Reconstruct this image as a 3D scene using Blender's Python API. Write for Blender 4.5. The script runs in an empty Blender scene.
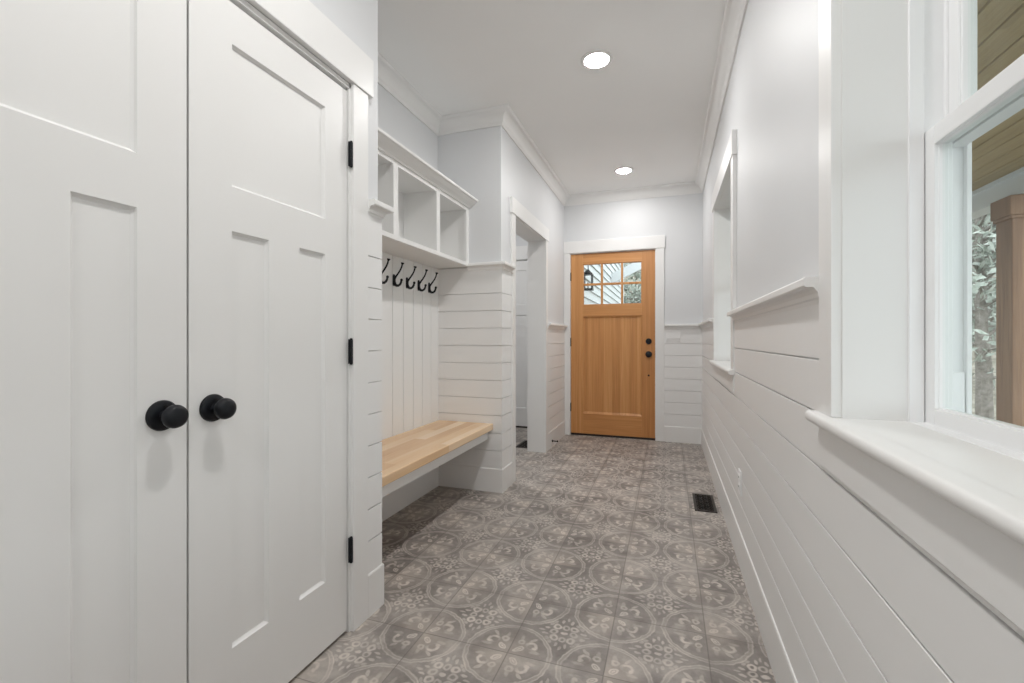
import bpy, bmesh, math, random
from mathutils import Vector, Matrix

random.seed(7)
S = bpy.context.scene
COL = S.collection
PI = math.pi

# ------------------------------------------------------------------ camera, world, exposure
cam = bpy.data.cameras.new('camera')
cam.sensor_width = 36.0
cam.lens = 36.0 * 452.0 / 1024.0
cam.shift_y = -2.5 / 1024.0
cam.clip_start = 0.02
cam_obj = bpy.data.objects.new('camera', cam)
COL.objects.link(cam_obj)
cam_obj.location = (0, 0, 1.085)
cam_obj.rotation_euler = (PI / 2, 0, math.atan(156.0 / 452.0))
S.camera = cam_obj

world = bpy.data.worlds.new('overcast_sky')
S.world = world
world.use_nodes = True
wbg = world.node_tree.nodes['Background']
wbg.inputs['Color'].default_value = (0.90, 0.95, 1.0, 1)
wbg.inputs['Strength'].default_value = 3.1

LAMP = 262.0          # emission of the recessed ceiling lamps
S.view_settings.view_transform = 'Standard'
S.view_settings.look = 'None'
S.view_settings.gamma = 1.0
S.view_settings.use_curve_mapping = False
S.view_settings.exposure = 0.0
S.cycles.max_bounces = 14
S.cycles.diffuse_bounces = 8
S.cycles.transparent_max_bounces = 12
S.cycles.use_denoising = True
S.cycles.sample_clamp_indirect = 6.0


# ------------------------------------------------------------------ node helper
class N:
    """a value in a node tree with arithmetic"""
    def __init__(s, nt, sock): s.nt, s.k = nt, sock
    def _m(s, op, *a, clamp=False):
        n = s.nt.nodes.new('ShaderNodeMath'); n.operation = op; n.use_clamp = clamp
        for i, v in enumerate((s,) + a):
            if isinstance(v, N): s.nt.links.new(v.k, n.inputs[i])
            else: n.inputs[i].default_value = v
        return N(s.nt, n.outputs[0])
    def __add__(s, o): return s._m('ADD', o)
    __radd__ = __add__
    def __sub__(s, o): return s._m('SUBTRACT', o)
    def __rsub__(s, o): return (s * -1.0) + o
    def __mul__(s, o): return s._m('MULTIPLY', o)
    __rmul__ = __mul__
    def __truediv__(s, o): return s._m('DIVIDE', o)
    def abs(s): return s._m('ABSOLUTE')
    def floor(s): return s._m('FLOOR')
    def sqrt(s): return s._m('SQRT')
    def max(s, o): return s._m('MAXIMUM', o)
    def min(s, o): return s._m('MINIMUM', o)
    def clamp(s): return s._m('ADD', 0.0, clamp=True)
    def below(s, w, soft): return ((s * -1.0 + w) / soft + 0.5).clamp()   # 1 where s < w


def new_mat(name):
    m = bpy.data.materials.new(name); m.use_nodes = True
    nt = m.node_tree
    return m, nt, nt.nodes['Principled BSDF']


def position(nt):
    g = nt.nodes.new('ShaderNodeNewGeometry')
    s = nt.nodes.new('ShaderNodeSeparateXYZ')
    nt.links.new(g.outputs['Position'], s.inputs[0])
    return [N(nt, s.outputs[i]) for i in range(3)], g


def objcoord(nt):
    g = nt.nodes.new('ShaderNodeTexCoord')
    s = nt.nodes.new('ShaderNodeSeparateXYZ')
    nt.links.new(g.outputs['Object'], s.inputs[0])
    return [N(nt, s.outputs[i]) for i in range(3)]


def comb(nt, x, y, z):
    c = nt.nodes.new('ShaderNodeCombineXYZ')
    for i, v in enumerate((x, y, z)):
        if isinstance(v, N): nt.links.new(v.k, c.inputs[i])
        else: c.inputs[i].default_value = v
    return c.outputs[0]


def noise(nt, vec, scale, detail=3.0, rough=0.55, dist=0.0):
    n = nt.nodes.new('ShaderNodeTexNoise')
    n.inputs['Scale'].default_value = scale; n.inputs['Detail'].default_value = detail
    n.inputs['Roughness'].default_value = rough; n.inputs['Distortion'].default_value = dist
    if vec is not None: nt.links.new(vec, n.inputs['Vector'])
    return N(nt, n.outputs[0])


def white(nt, vec):
    n = nt.nodes.new('ShaderNodeTexWhiteNoise'); n.noise_dimensions = '3D'
    nt.links.new(vec, n.inputs['Vector'])
    return N(nt, n.outputs['Value'])


def ramp(nt, fac, stops):
    r = nt.nodes.new('ShaderNodeValToRGB')
    e = r.color_ramp.elements
    while len(e) < len(stops): e.new(0.5)
    for k, (p, c) in enumerate(stops):
        e[k].position = p; e[k].color = (*c, 1)
    nt.links.new(fac.k, r.inputs[0])
    return r.outputs[0]


def mixc(nt, fac, a, b, mode='MIX'):
    n = nt.nodes.new('ShaderNodeMix'); n.data_type = 'RGBA'; n.blend_type = mode
    for i, v in ((0, fac), (6, a), (7, b)):
        if isinstance(v, N): nt.links.new(v.k, n.inputs[i])
        elif hasattr(v, 'is_output'): nt.links.new(v, n.inputs[i])
        elif isinstance(v, tuple): n.inputs[i].default_value = (*v, 1)
        else: n.inputs[i].default_value = v
    return n.outputs[2]


def bump(nt, p, h, strength, dist=0.002):
    b = nt.nodes.new('ShaderNodeBump')
    b.inputs['Strength'].default_value = strength; b.inputs['Distance'].default_value = dist
    nt.links.new(h.k, b.inputs['Height']); nt.links.new(b.outputs[0], p.inputs['Normal'])


def paint(name, col, rough, var=0.012, bmp=0.05, scale=160.0):
    m, nt, p = new_mat(name)
    (x, y, z), g = position(nt)
    f = noise(nt, g.outputs['Position'], 1.7, 2.0)
    lo = tuple(c * (1 - var) for c in col); hi = tuple(min(1, c * (1 + var)) for c in col)
    nt.links.new(ramp(nt, f, [(0.3, lo), (0.7, hi)]), p.inputs['Base Color'])
    p.inputs['Roughness'].default_value = rough
    bump(nt, p, noise(nt, g.outputs['Position'], scale, 2.0), bmp, 0.0008)
    return m


def metal(name, col, rough, metallic):
    m, nt, p = new_mat(name)
    (x, y, z), g = position(nt)
    f = noise(nt, g.outputs['Position'], 90.0, 2.0)
    nt.links.new(ramp(nt, f, [(0.3, tuple(c * 0.8 for c in col)), (0.7, tuple(c * 1.2 for c in col))]), p.inputs['Base Color'])
    p.inputs['Roughness'].default_value = rough
    p.inputs['Metallic'].default_value = metallic
    return m


def wood(name, stops, axis, rough=0.4, board=0.09, fine=70.0, coat=0.0, tw=0.2):
    """axis: 0/1/2 = world axis the grain runs along; strips of width `board` across it"""
    m, nt, p = new_mat(name)
    c, g = position(nt)
    across = [c[i] for i in range(3) if i != axis]
    along = c[axis]
    # strips: shift tone per strip
    sx = (across[0] / board).floor(); sz = (across[1] / board).floor() if axis != 2 else (across[1] * 0.0)
    if axis == 1: sz = across[1] * 0.0
    cell = comb(nt, sx, sz, (along / 0.7 + sx * 0.37).floor() if axis == 1 else 0.0)
    tone = white(nt, cell)
    v = comb(nt, across[0] * fine + tone * 37.0, across[1] * fine, along * 1.6 + tone * 11.0)
    gr = noise(nt, v, 1.0, 4.0, 0.6, 0.6)
    v2 = comb(nt, across[0] * 7.0 + tone * 9.0, across[1] * 7.0, along * 0.7)
    big = noise(nt, v2, 1.0, 2.0)
    fac = gr * (0.7 - tw) + big * 0.3 + tone * tw
    nt.links.new(ramp(nt, fac, stops), p.inputs['Base Color'])
    p.inputs['Roughness'].default_value = rough
    p.inputs['Coat Weight'].default_value = coat
    p.inputs['Coat Roughness'].default_value = 0.25
    bump(nt, p, gr, 0.06, 0.001)
    return m


def tile_material():
    m, nt, p = new_mat('patterned_tile')
    (X, Y, Z), g = position(nt)
    pitch = 0.328
    wob = noise(nt, g.outputs['Position'], 26.0, 2.0) - 0.5
    wob2 = noise(nt, comb(nt, Y, X, 3.0), 26.0, 2.0) - 0.5
    U = (X - 0.131) / pitch; V = (Y - 1.80) / pitch
    gu = (U - (U + 0.5).floor()).abs(); gv = (V - (V + 0.5).floor()).abs()
    grout = gu.min(gv).below(0.0062, 0.005)
    tu = U.floor(); tv = V.floor()
    tile_tone = white(nt, comb(nt, tu, tv, 1.0))
    U2 = U + wob * 0.055; V2 = V + wob2 * 0.055
    a = (U2 - (U2 + 0.5).floor()).abs(); b = (V2 - (V2 + 0.5).floor()).abs()
    r = (a * a + b * b).sqrt()
    k = 0.70711
    d = (a + b) * k; n = ((a - b) * k).abs()
    mx = a.max(b); mn = a.min(b)
    def circ(px, py, qx, qy): 
        dx = px - qx; dy = py - qy
        return (dx * dx + dy * dy).sqrt()
    def ell(px, py, qx, qy, rx, ry):
        dx = (px - qx) / rx; dy = (py - qy) / ry
        return (dx * dx + dy * dy).sqrt()
    ns = (a - b) * k
    diag = (d * 0.5 - n * 1.0 + 0.72).clamp()                           # rings fade towards the joints
    parts = []
    parts.append(((r - 0.462).abs().below(0.009, 0.012)).max((r - 0.428).abs().below(0.008, 0.012) * 0.85).max((r - 0.445).abs().below(0.024, 0.012) * 0.45) * diag)
    parts.append(((ell(d, n, 0.130, 0.0, 0.058, 0.032) - 0.8).abs()).below(0.24, 0.18))     # eye leaves near the crossing
    parts.append(ell(d, n, 0.130, 0.0, 0.026, 0.011).below(1.0, 0.4))
    cs = circ(d, ns, 0.265, 0.030)
    parts.append((cs - 0.056).abs().below(0.017, 0.016) * (d * 14.0 - 3.0).clamp())         # open scroll
    parts.append(circ(d, ns, 0.275, 0.082).below(0.026, 0.016))
    parts.append((circ(d, ns, 0.215, -0.085) - 0.030).abs().below(0.013, 0.014) * 0.75)
    parts.append(ell(d, ns, 0.345, -0.045, 0.050, 0.020).below(1.0, 0.5) * 0.7)
    parts.append(ell(mx, mn, 0.27, 0.085, 0.055, 0.022).below(1.0, 0.6) * 0.45)
    # between the rings: rosette on the middle of each tile
    e = 0.5 - a; f = 0.5 - b
    ex = e.max(f); en = e.min(f)
    d2 = (e + f) * k; n2 = ((e - f) * k).abs()
    parts.append((circ(ex, en, 0.110, 0.0) - 0.034).abs().below(0.012, 0.014) * 0.75)
    parts.append(ell(e, f, 0.0, 0.0, 0.038, 0.026).below(1.0, 0.4))
    parts.append((circ(d2, n2, 0.140, 0.0) - 0.036).abs().below(0.014, 0.014))
    parts.append(ell(ex, en, 0.205, 0.050, 0.034, 0.018).below(1.0, 0.5) * 0.8)
    parts.append(ell(d2, n2, 0.215, 0.030, 0.020, 0.030).below(1.0, 0.5) * 0.6)
    parts.append(ell(ex, en, 0.255, 0.0, 0.036, 0.014).below(1.0, 0.5) * 0.6)
    pat = parts[0]
    for q in parts[1:]: pat = pat.max(q)
    wear = noise(nt, g.outputs['Position'], 9.0, 4.0, 0.6)
    wear2 = noise(nt, g.outputs['Position'], 55.0, 3.0, 0.6)
    pat = pat * ((wear * 1.5 + wear2 * 0.9) - 0.45).clamp()
    cloud = noise(nt, g.outputs['Position'], 6.0, 5.0, 0.66)
    base = ramp(nt, cloud * 0.88 + tile_tone * 0.12, [(0.33, (0.160, 0.143, 0.131)), (0.50, (0.262, 0.238, 0.220)), (0.66, (0.410, 0.374, 0.343))])
    quad = white(nt, comb(nt, (U * 2.0).floor(), (V * 2.0).floor(), 5.0))    # each quarter worn differently
    patch = (r * -2.3 + 1.05).clamp() * (quad * 1.3 - 0.15).clamp()
    base = mixc(nt, patch * 0.50, base, (0.62, 0.54, 0.465))
    col = mixc(nt, pat * 0.72, base, (0.74, 0.67, 0.605))
    col = mixc(nt, grout * 0.62, col, (0.150, 0.132, 0.120))
    nt.links.new(col, p.inputs['Base Color'])
    rr = wear * 0.25 + 0.34
    nt.links.new(rr.k, p.inputs['Roughness'])
    bump(nt, p, grout * -1.0 + wear2 * 0.12, 0.35, 0.002)
    return m


def emission(name, col, strength):
    m = bpy.data.materials.new(name); m.use_nodes = True
    nt = m.node_tree; nt.nodes.clear()
    o = nt.nodes.new('ShaderNodeOutputMaterial'); e = nt.nodes.new('ShaderNodeEmission')
    e.inputs[0].default_value = (*col, 1); e.inputs[1].default_value = strength
    nt.links.new(e.outputs[0], o.inputs[0])
    return m


def glass(name):
    m = bpy.data.materials.new(name); m.use_nodes = True
    nt = m.node_tree; nt.nodes.clear()
    o = nt.nodes.new('ShaderNodeOutputMaterial'); t = nt.nodes.new('ShaderNodeBsdfTransparent')
    t.inputs[0].default_value = (0.94, 0.97, 0.96, 1)
    gl = nt.nodes.new('ShaderNodeBsdfGlossy'); gl.inputs['Roughness'].default_value = 0.01
    lw = nt.nodes.new('ShaderNodeLayerWeight'); lw.inputs['Blend'].default_value = 0.5
    fr = N(nt, lw.outputs['Facing'])._m('POWER', 5.0) * 0.5 + 0.025
    mx = nt.nodes.new('ShaderNodeMixShader')
    nt.links.new(fr.k, mx.inputs[0]); nt.links.new(t.outputs[0], mx.inputs[1]); nt.links.new(gl.outputs[0], mx.inputs[2])
    nt.links.new(mx.outputs[0], o.inputs[0])
    return m


def speckled(name, stops, scale, rough=0.8):
    m, nt, p = new_mat(name)
    (x, y, z), g = position(nt)
    f = noise(nt, g.outputs['Position'], scale, 5.0, 0.65)
    nt.links.new(ramp(nt, f, stops), p.inputs['Base Color'])
    p.inputs['Roughness'].default_value = rough
    return m


M = {}
M['wall'] = paint('pale_grey_wall_paint', (0.695, 0.705, 0.717), 0.50, bmp=0.04)
M['trim'] = paint('white_trim_paint', (0.810, 0.807, 0.797), 0.38)
M['ship'] = paint('white_shiplap_paint', (0.815, 0.813, 0.806), 0.42)
M['ceil'] = paint('flat_white_ceiling_paint', (0.90, 0.90, 0.89), 0.75)
M['vinyl'] = paint('white_vinyl', (0.88, 0.885, 0.89), 0.28)
M['black'] = metal('matte_black_metal', (0.007, 0.008, 0.011), 0.38, 0.0)
M['black'].node_tree.nodes['Principled BSDF'].inputs['Specular IOR Level'].default_value = 0.28
M['bronze'] = metal('dark_bronze_metal', (0.030, 0.024, 0.020), 0.42, 0.5)
M['rubber_shade'] = paint('dark_rubber_gap_shade', (0.03, 0.022, 0.018), 0.6)  # also painted as the shade under the side room door
M['dark'] = paint('dark_hole_shade', (0.006, 0.006, 0.006), 0.9)  # near-black colour standing in for the shade inside holes
M['glass'] = glass('window_glass')
FIR = [(0.28, (0.42, 0.168, 0.046)), (0.5, (0.575, 0.262, 0.084)), (0.72, (0.70, 0.362, 0.140))]
M['fir_v'] = wood('fir_upright_grain', FIR, 2, 0.36, 0.045, 60.0, 0.15)
M['fir_h'] = wood('fir_level_grain', FIR, 0, 0.36, 0.40, 60.0, 0.15)
M['maple'] = wood('maple_butcher_block', [(0.25, (0.56, 0.325, 0.155)), (0.5, (0.73, 0.480, 0.265)), (0.75, (0.84, 0.630, 0.415))], 1, 0.26, 0.072, 45.0, 0.3, 0.42)
M['tile'] = tile_material()
M['lens'] = emission('lit_lamp_lens', (1.0, 0.985, 0.968), LAMP)
M['lens_soft'] = emission('lit_lamp_lens_dimmer', (1.0, 0.985, 0.968), LAMP * 0.82)
M['post'] = wood('weathered_brown_timber', [(0.25, (0.15, 0.085, 0.050)), (0.5, (0.27, 0.155, 0.092)), (0.75, (0.42, 0.255, 0.155))], 2, 0.7, 0.3, 40.0)
M['plank'] = wood('stained_pine_planks', [(0.25, (0.25, 0.18, 0.070)), (0.5, (0.38, 0.275, 0.115)), (0.75, (0.48, 0.365, 0.170))], 1, 0.6, 0.14, 40.0)
M['siding'] = paint('white_lap_siding', (0.66, 0.68, 0.69), 0.5)
M['deck'] = speckled('grey_porch_boards', [(0.3, (0.22, 0.23, 0.23)), (0.7, (0.36, 0.38, 0.39))], 6.0)
M['litter'] = speckled('leaf_strewn_ground', [(0.30, (0.055, 0.055, 0.042)), (0.46, (0.17, 0.145, 0.105)), (0.56, (0.26, 0.235, 0.19)), (0.72, (0.40, 0.36, 0.30))], 2.6)
M['leaf'] = speckled('grey_green_leaves', [(0.25, (0.16, 0.18, 0.14)), (0.5, (0.34, 0.37, 0.32)), (0.75, (0.60, 0.62, 0.58))], 7.0)
M['bark'] = speckled('grey_bark', [(0.3, (0.13, 0.11, 0.09)), (0.7, (0.34, 0.31, 0.28))], 12.0)


# ------------------------------------------------------------------ geometry helper
class MB:
    def __init__(s): s.v = []; s.f = []
    def add(s, vs, fs):
        o = len(s.v); s.v += [tuple(v) for v in vs]; s.f += [tuple(i + o for i in f) for f in fs]
    def box(s, x0, x1, y0, y1, z0, z1):
        s.add([(x0, y0, z0), (x1, y0, z0), (x1, y1, z0), (x0, y1, z0), (x0, y0, z1), (x1, y0, z1), (x1, y1, z1), (x0, y1, z1)],
              [(0, 3, 2, 1), (4, 5, 6, 7), (0, 1, 5, 4), (1, 2, 6, 5), (2, 3, 7, 6), (3, 0, 4, 7)])
        return s
    def sweep(s, path, prof, closed=False):
        """prof: closed polygon of (distance to the left of the path, z), path: xy points"""
        n = len(path); m = len(prof); vs = []; fs = []
        P = [Vector(p) for p in path]
        for i in range(n):
            di = (P[i] - P[i - 1]).normalized() if (closed or i > 0) else None
            do = (P[(i + 1) % n] - P[i]).normalized() if (closed or i < n - 1) else None
            n0 = Vector((-di.y, di.x)) if di else None
            n1 = Vector((-do.y, do.x)) if do else None
            if n0 is None: mt = n1
            elif n1 is None: mt = n0
            else: mt = (n0 + n1) / (1 + n0.dot(n1))
            for d, z in prof: vs.append((P[i].x + mt.x * d, P[i].y + mt.y * d, z))
        for i in range(n if closed else n - 1):
            j = (i + 1) % n
            for k in range(m):
                l = (k + 1) % m
                fs.append((i * m + k, j * m + k, j * m + l, i * m + l))
        if not closed:
            fs.append(tuple(range(m))); fs.append(tuple((n - 1) * m + k for k in reversed(range(m))))
        s.add(vs, fs); return s
    def lathe(s, prof, origin, axis, seg=32):
        """prof: (radius, height along axis)"""
        a = Vector(axis).normalized()
        u = a.orthogonal().normalized(); w = a.cross(u)
        o = Vector(origin); vs = []; fs = []
        for r, h in prof:
            for k in range(seg):
                t = 2 * PI * k / seg
                vs.append(o + a * h + (u * math.cos(t) + w * math.sin(t)) * max(r, 1e-5))
        for i in range(len(prof) - 1):
            for k in range(seg):
                l = (k + 1) % seg
                fs.append((i * seg + k, i * seg + l, (i + 1) * seg + l, (i + 1) * seg + k))
        fs.append(tuple(reversed(range(seg)))); fs.append(tuple((len(prof) - 1) * seg + k for k in range(seg)))
        s.add(vs, fs); return s
    def tube(s, pts, rad, seg=10):
        P = [Vector(p) for p in pts]; n = len(P); vs = []; fs = []
        R = rad if isinstance(rad, (list, tuple)) else [rad] * n
        u = None
        for i in range(n):
            t = (P[min(i + 1, n - 1)] - P[max(i - 1, 0)]).normalized()
            u = t.orthogonal().normalized() if u is None else (u - t * u.dot(t)).normalized()
            w = t.cross(u)
            for k in range(seg):
                a = 2 * PI * k / seg
                vs.append(P[i] + (u * math.cos(a) + w * math.sin(a)) * R[i])
        for i in range(n - 1):
            for k in range(seg):
                l = (k + 1) % seg
                fs.append((i * seg + k, i * seg + l, (i + 1) * seg + l, (i + 1) * seg + k))
        fs.append(tuple(reversed(range(seg)))); fs.append(tuple((n - 1) * seg + k for k in range(seg)))
        s.add(vs, fs); return s
    def ball(s, c, r, seg=14, squash=1.0):
        pr = [(r * math.sin(PI * i / 10), -r * math.cos(PI * i / 10) * squash) for i in range(11)]
        return s.lathe(pr, c, (0, 0, 1), seg)
    def build(s, name, mat, parent=None, bevel=0.0, smooth=False, segs=2):
        root = parent
        while root and root.parent: root = root.parent
        o0 = root.location.copy() if root else Vector((0, 0, 0))
        me = bpy.data.meshes.new(name); me.from_pydata([tuple(Vector(v) - o0) for v in s.v], [], s.f); me.update()
        bm = bmesh.new(); bm.from_mesh(me); bmesh.ops.recalc_face_normals(bm, faces=bm.faces); bm.to_mesh(me); bm.free()
        me.materials.append(mat)
        if smooth:
            me.polygons.foreach_set('use_smooth', [True] * len(me.polygons))
            me.set_sharp_from_angle(angle=math.radians(40))
        o = bpy.data.objects.new(name, me); COL.objects.link(o)
        if parent: o.parent = parent
        if bevel:
            b = o.modifiers.new('edge', 'BEVEL'); b.width = bevel; b.segments = segs; b.limit_method = 'ANGLE'; b.angle_limit = math.radians(35)
        return o


def tag(o, label, cat, group=None, kind=None):
    o['label'] = label; o['category'] = cat
    if group: o['group'] = group
    if kind: o['kind'] = kind
    return o


def empty(name, loc, label, cat, group=None, kind=None):
    o = bpy.data.objects.new(name, None); COL.objects.link(o); o.location = loc; o.empty_display_size = 0.05
    return tag(o, label, cat, group, kind)


def copy_thing(root, loc, label):
    def rec(o, parent):
        c = o.copy(); COL.objects.link(c)
        if parent: c.parent = parent
        for ch in [q for q in bpy.data.objects if q.parent == o]: rec(ch, c)
        return c
    r = rec(root, None); r.location = loc; r['label'] = label
    return r


# ------------------------------------------------------------------ dimensions (metres)
XR, XL, XN = 0.340, -1.118, -1.620        # right wall, left wall, back of the bench niche
YE, YB = 5.060, -1.60                     # end wall, wall behind the camera
YC, YP = 1.563, 3.000                     # niche: closet side, far side
ZC = 2.700
OP0, OP1 = 3.285, 4.180                   # cased opening in the left wall
XI = -1.270                               # side room's face of that wall
SP = 0.012                                # shiplap proud of the paint
OPH = 2.024
HEAD = 2.045                              # openings' head

# ------------------------------------------------------------------ floor, ceiling, walls
fl = MB().box(-2.9, XR + 0.02, YB, 5.30, -0.10, 0.0).build('floor', M['tile'])
tag(fl, 'grey brown patterned tile floor of rings and scrolls', 'floor', kind='structure')
cl = MB().box(-2.9, XR + 0.16, YB - 0.1, 5.40, ZC, ZC + 0.1).build('ceiling', M['ceil'])
tag(cl, 'flat white ceiling with recessed lights', 'ceiling', kind='structure')

W1 = (0.14, 1.10); W2 = (2.70, 3.66)      # the two windows along the right wall
ZS = 0.922                                # stool top


def wall_strip_x(mb, x0, x1, y0, y1, holes, z0=0.0, z1=ZC):
    """wall along Y between x0 and x1, with holes (y0, y1, z0, z1)"""
    y = y0
    for a, b, c, d in sorted(holes):
        if a > y: mb.box(x0, x1, y, a, z0, z1)
        if c > z0: mb.box(x0, x1, a, b, z0, c)
        if d < z1: mb.box(x0, x1, a, b, d, z1)
        y = b
    if y < y1: mb.box(x0, x1, y, y1, z0, z1)


JW = 0.015
holes_r = [(W[0] - JW, W[1] + JW, ZS - 0.03, HEAD + JW) for W in (W1, W2)]
mb = MB(); wall_strip_x(mb, XR, XR + 0.16, YB, YE + 0.16, holes_r)
wall_right = mb.build('wall_right', M['wall'])
tag(wall_right, 'right hallway wall, pale grey paint above white shiplap, with two windows', 'wall', kind='structure')

FD = (-1.050, -0.122)                     # front door opening
mb = MB()
mb.box(-1.27, FD[0], YE, YE + 0.16, 0, ZC); mb.box(FD[1], XR, YE, YE + 0.16, 0, ZC); mb.box(FD[0], FD[1], YE, YE + 0.16, 2.052, ZC)
wall_end = mb.build('wall_end', M['wall'])
tag(wall_end, 'end wall around the wooden front door', 'wall', kind='structure')

CD = (0.180, 1.395)                       # closet door opening
mb = MB()
wall_strip_x(mb, XL - 0.115, XL, YB, 1.42, [(CD[0], CD[1], 0, 2.030)])
mb.box(XN - 0.12, XL, 1.42, YC, 0, ZC)
wall_closet = mb.build('wall_closet', M['wall'])
tag(wall_closet, 'left wall around the white double closet doors', 'wall', kind='structure')
mb = MB()
mb.box(XN - 0.22, XN - 0.12, YB, 1.58, 0, ZC)
tag(mb.build('wall_closet_back', M['wall']), 'wall at the back of the closet behind its doors', 'wall', kind='structure')

mb = MB(); mb.box(XN - 0.12, XN, YC, YP, 0, ZC)
wall_niche = mb.build('wall_niche', M['wall'])
tag(wall_niche, 'back wall of the bench niche, beadboard below grey paint', 'wall', kind='structure')
mb = MB()
mb.box(XN - 0.12, XL, YP, YP + 0.12, 0, ZC)
mb.box(XI, XL, YP + 0.12, OP0 - 0.018, 0, ZC)
mb.box(XI, XL, OP1 + 0.018, YE, 0, ZC)
mb.box(XI, XL, OP0 - 0.018, OP1 + 0.018, OPH + 0.018, ZC)
wall_left = mb.build('wall_left', M['wall'])
tag(wall_left, 'left hallway wall with cased opening and bench side pier', 'wall', kind='structure')
SRY = 5.25
mb = MB()
mb.box(-2.9, -2.300, SRY, SRY + 0.1, 0, ZC); mb.box(-1.500, XI, SRY, SRY + 0.1, 0, ZC); mb.box(-2.300, -1.500, SRY, SRY + 0.1, HEAD + 0.01, ZC)
mb.box(-3.0, -2.9, YP, SRY + 0.1, 0, ZC)
mb.box(-2.9, XN - 0.12, YP, YP + 0.12, 0, ZC)
mb.box(XI - 0.005, XI, YE, SRY, 0, ZC)
tag(mb.build('wall_side_room', M['wall']), 'walls of the side room seen through the cased opening', 'wall', kind='structure')
mb = MB(); mb.box(-1.9, XR + 0.16, YB - 0.1, YB, 0, ZC)
tag(mb.build('wall_back', M['wall']), 'plain wall closing the hallway behind the viewpoint', 'wall', kind='structure')

# ------------------------------------------------------------------ shiplap
Z0G, DZ, GAP = 0.296, 0.124, 0.0042


def shiplap(mb, runs, top, skip_top):
    """runs: list of (path of two xy points, z ranges)"""
    gz = [0.02] + [Z0G + DZ * k for k in range(12) if Z0G + DZ * k < top - skip_top] + [top]
    for *path, lo, hi in runs:
        for a, b in zip(gz[:-1], gz[1:]):
            z0, z1 = max(a, lo), min(b - (GAP if b != top else 0), hi)
            if z1 - z0 < 0.01: continue
            c = 0.0010
            mb.sweep(path, [(0, z0), (SP - c, z0), (SP, z0 + c), (SP, z1 - c), (SP - c, z1), (0, z1)])
        # dark backing of the gaps
        mb.sweep(path, [(0, lo), (0.0010, lo), (0.0010, min(hi, top)), (0, min(hi, top))])


CW = 0.087                                # casing width
RAIL, RAILN = 1.242, 1.628
mb = MB()
shiplap(mb, [((XR, YB), (XR, W1[0] - CW), 0, 9), ((XR, W1[0] - CW), (XR, W1[1] + CW), 0, 0.815),
             ((XR, W1[1] + CW), (XR, W2[0] - CW), 0, 9), ((XR, W2[0] - CW), (XR, W2[1] + CW), 0, 0.815),
             ((XR, W2[1] + CW), (XR, YE - SP), 0, 9)], 1.20, 0.10)
mb.build('shiplap_boards', M['ship'], wall_right)
mb = MB(); shiplap(mb, [((XR, YE), (FD[1] + 0.08, YE), 0, 9)], 1.20, 0.10); mb.build('shiplap_boards', M['ship'], wall_end)
mb = MB()
shiplap(mb, [((XL, YE), (XL, OP1 + CW), 0, 9)], 1.20, 0.10)
shiplap(mb, [((XL, OP0 - CW), (XL, YP), (XN + 0.011, YP), 0, 9)], 1.60, 0.10)
mb.build('shiplap_boards', M['ship'], wall_left)
mb = MB()
shiplap(mb, [((XN + 0.011, YC), (XL, YC), (XL, 1.478), 0, 9)], 1.60, 0.10)
shiplap(mb, [((XL, 0.09), (XL, YB), 0, 9)], 1.20, 0.10)
mb.build('shiplap_boards', M['ship'], wall_closet)

# beadboard: upright boards with V joints on the niche's back wall
mb = MB()
y = YP
while y > YC + 0.005:
    y2 = max(y - 0.120, YC)
    v = 0.0025; c = 0.0018
    mb.sweep([(XN, y - v), (XN, y2 + v)], [(0, 0), (0.011, 0), (0.011, 1.615), (0, 1.615)])
    y = y2
mb.box(XN, XN + 0.001, YC, YP, 0, 1.615)
mb.build('beadboard', M['ship'], wall_niche, bevel=0.0015, segs=1)

# ------------------------------------------------------------------ baseboards
BP = [(0, 0), (0.018, 0), (0.018, 0.160), (0.0155, 0.166), (0.010, 0.168), (0, 0.168)]


def base(name, paths, label):
    mb = MB()
    for p in paths: mb.sweep(p, BP)
    tag(mb.build(name, M['trim']), label, 'baseboard', kind='structure')


base('baseboard_right', [[(XR, YB), (XR, YE)]], 'white baseboard along the right wall under the windows')
base('baseboard_end', [[(XR, YE), (FD[1] + 0.086, YE)]], 'short white baseboard right of the wooden front door')
base('baseboard_left', [[(XL, YE), (XL, OP1 + CW)]], 'white baseboard between the cased opening and the front door')
base('baseboard_niche', [[(XL, OP0 - CW), (XL, YP), (XN, YP), (XN, YC), (XL, YC), (XL, 1.478)]], 'white baseboard wrapping the bench niche and its piers')
base('baseboard_closet', [[(XL, 0.09), (XL, YB)]], 'white baseboard left of the closet doors')
base('baseboard_side_room', [[(XI, OP1 + CW), (XI, SRY), (-1.46, SRY)]][0:1], 'white baseboard inside the side room')

# ------------------------------------------------------------------ crown and chair rails
CR = [(0, ZC), (0, ZC - 0.104), (0.010, ZC - 0.104), (0.013, ZC - 0.092), (0.020, ZC - 0.086)]
for i in range(9):
    t = i / 8.0
    ang = t * PI / 2
    CR.append((0.022 + 0.046 * (1 - math.cos(ang)) * 0.75 + 0.046 * t * 0.25, ZC - 0.082 + 0.060 * (math.sin(ang) * 0.55 + t * 0.45)))
CR += [(0.074, ZC - 0.018), (0.078, ZC - 0.010), (0.078, ZC)]
loop = [(XR, YB), (XR, YE), (XL, YE), (XL, YP), (XN, YP), (XN, YC), (XL, YC), (XL, YB)]
tag(MB().sweep(loop, CR, True).build('trim_1', M['trim'], smooth=True), 'white crown moulding where the walls meet the ceiling', 'crown moulding', kind='structure')


def rail_prof(zt):
    return [(0, zt - 0.060), (0.012, zt - 0.060), (0.014, zt - 0.050), (0.019, zt - 0.046), (0.021, zt - 0.036), (0.026, zt - 0.028), (0.031, zt - 0.023),
            (0.045, zt - 0.023), (0.048, zt - 0.019), (0.048, zt - 0.004), (0.045, zt), (0, zt)]


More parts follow.
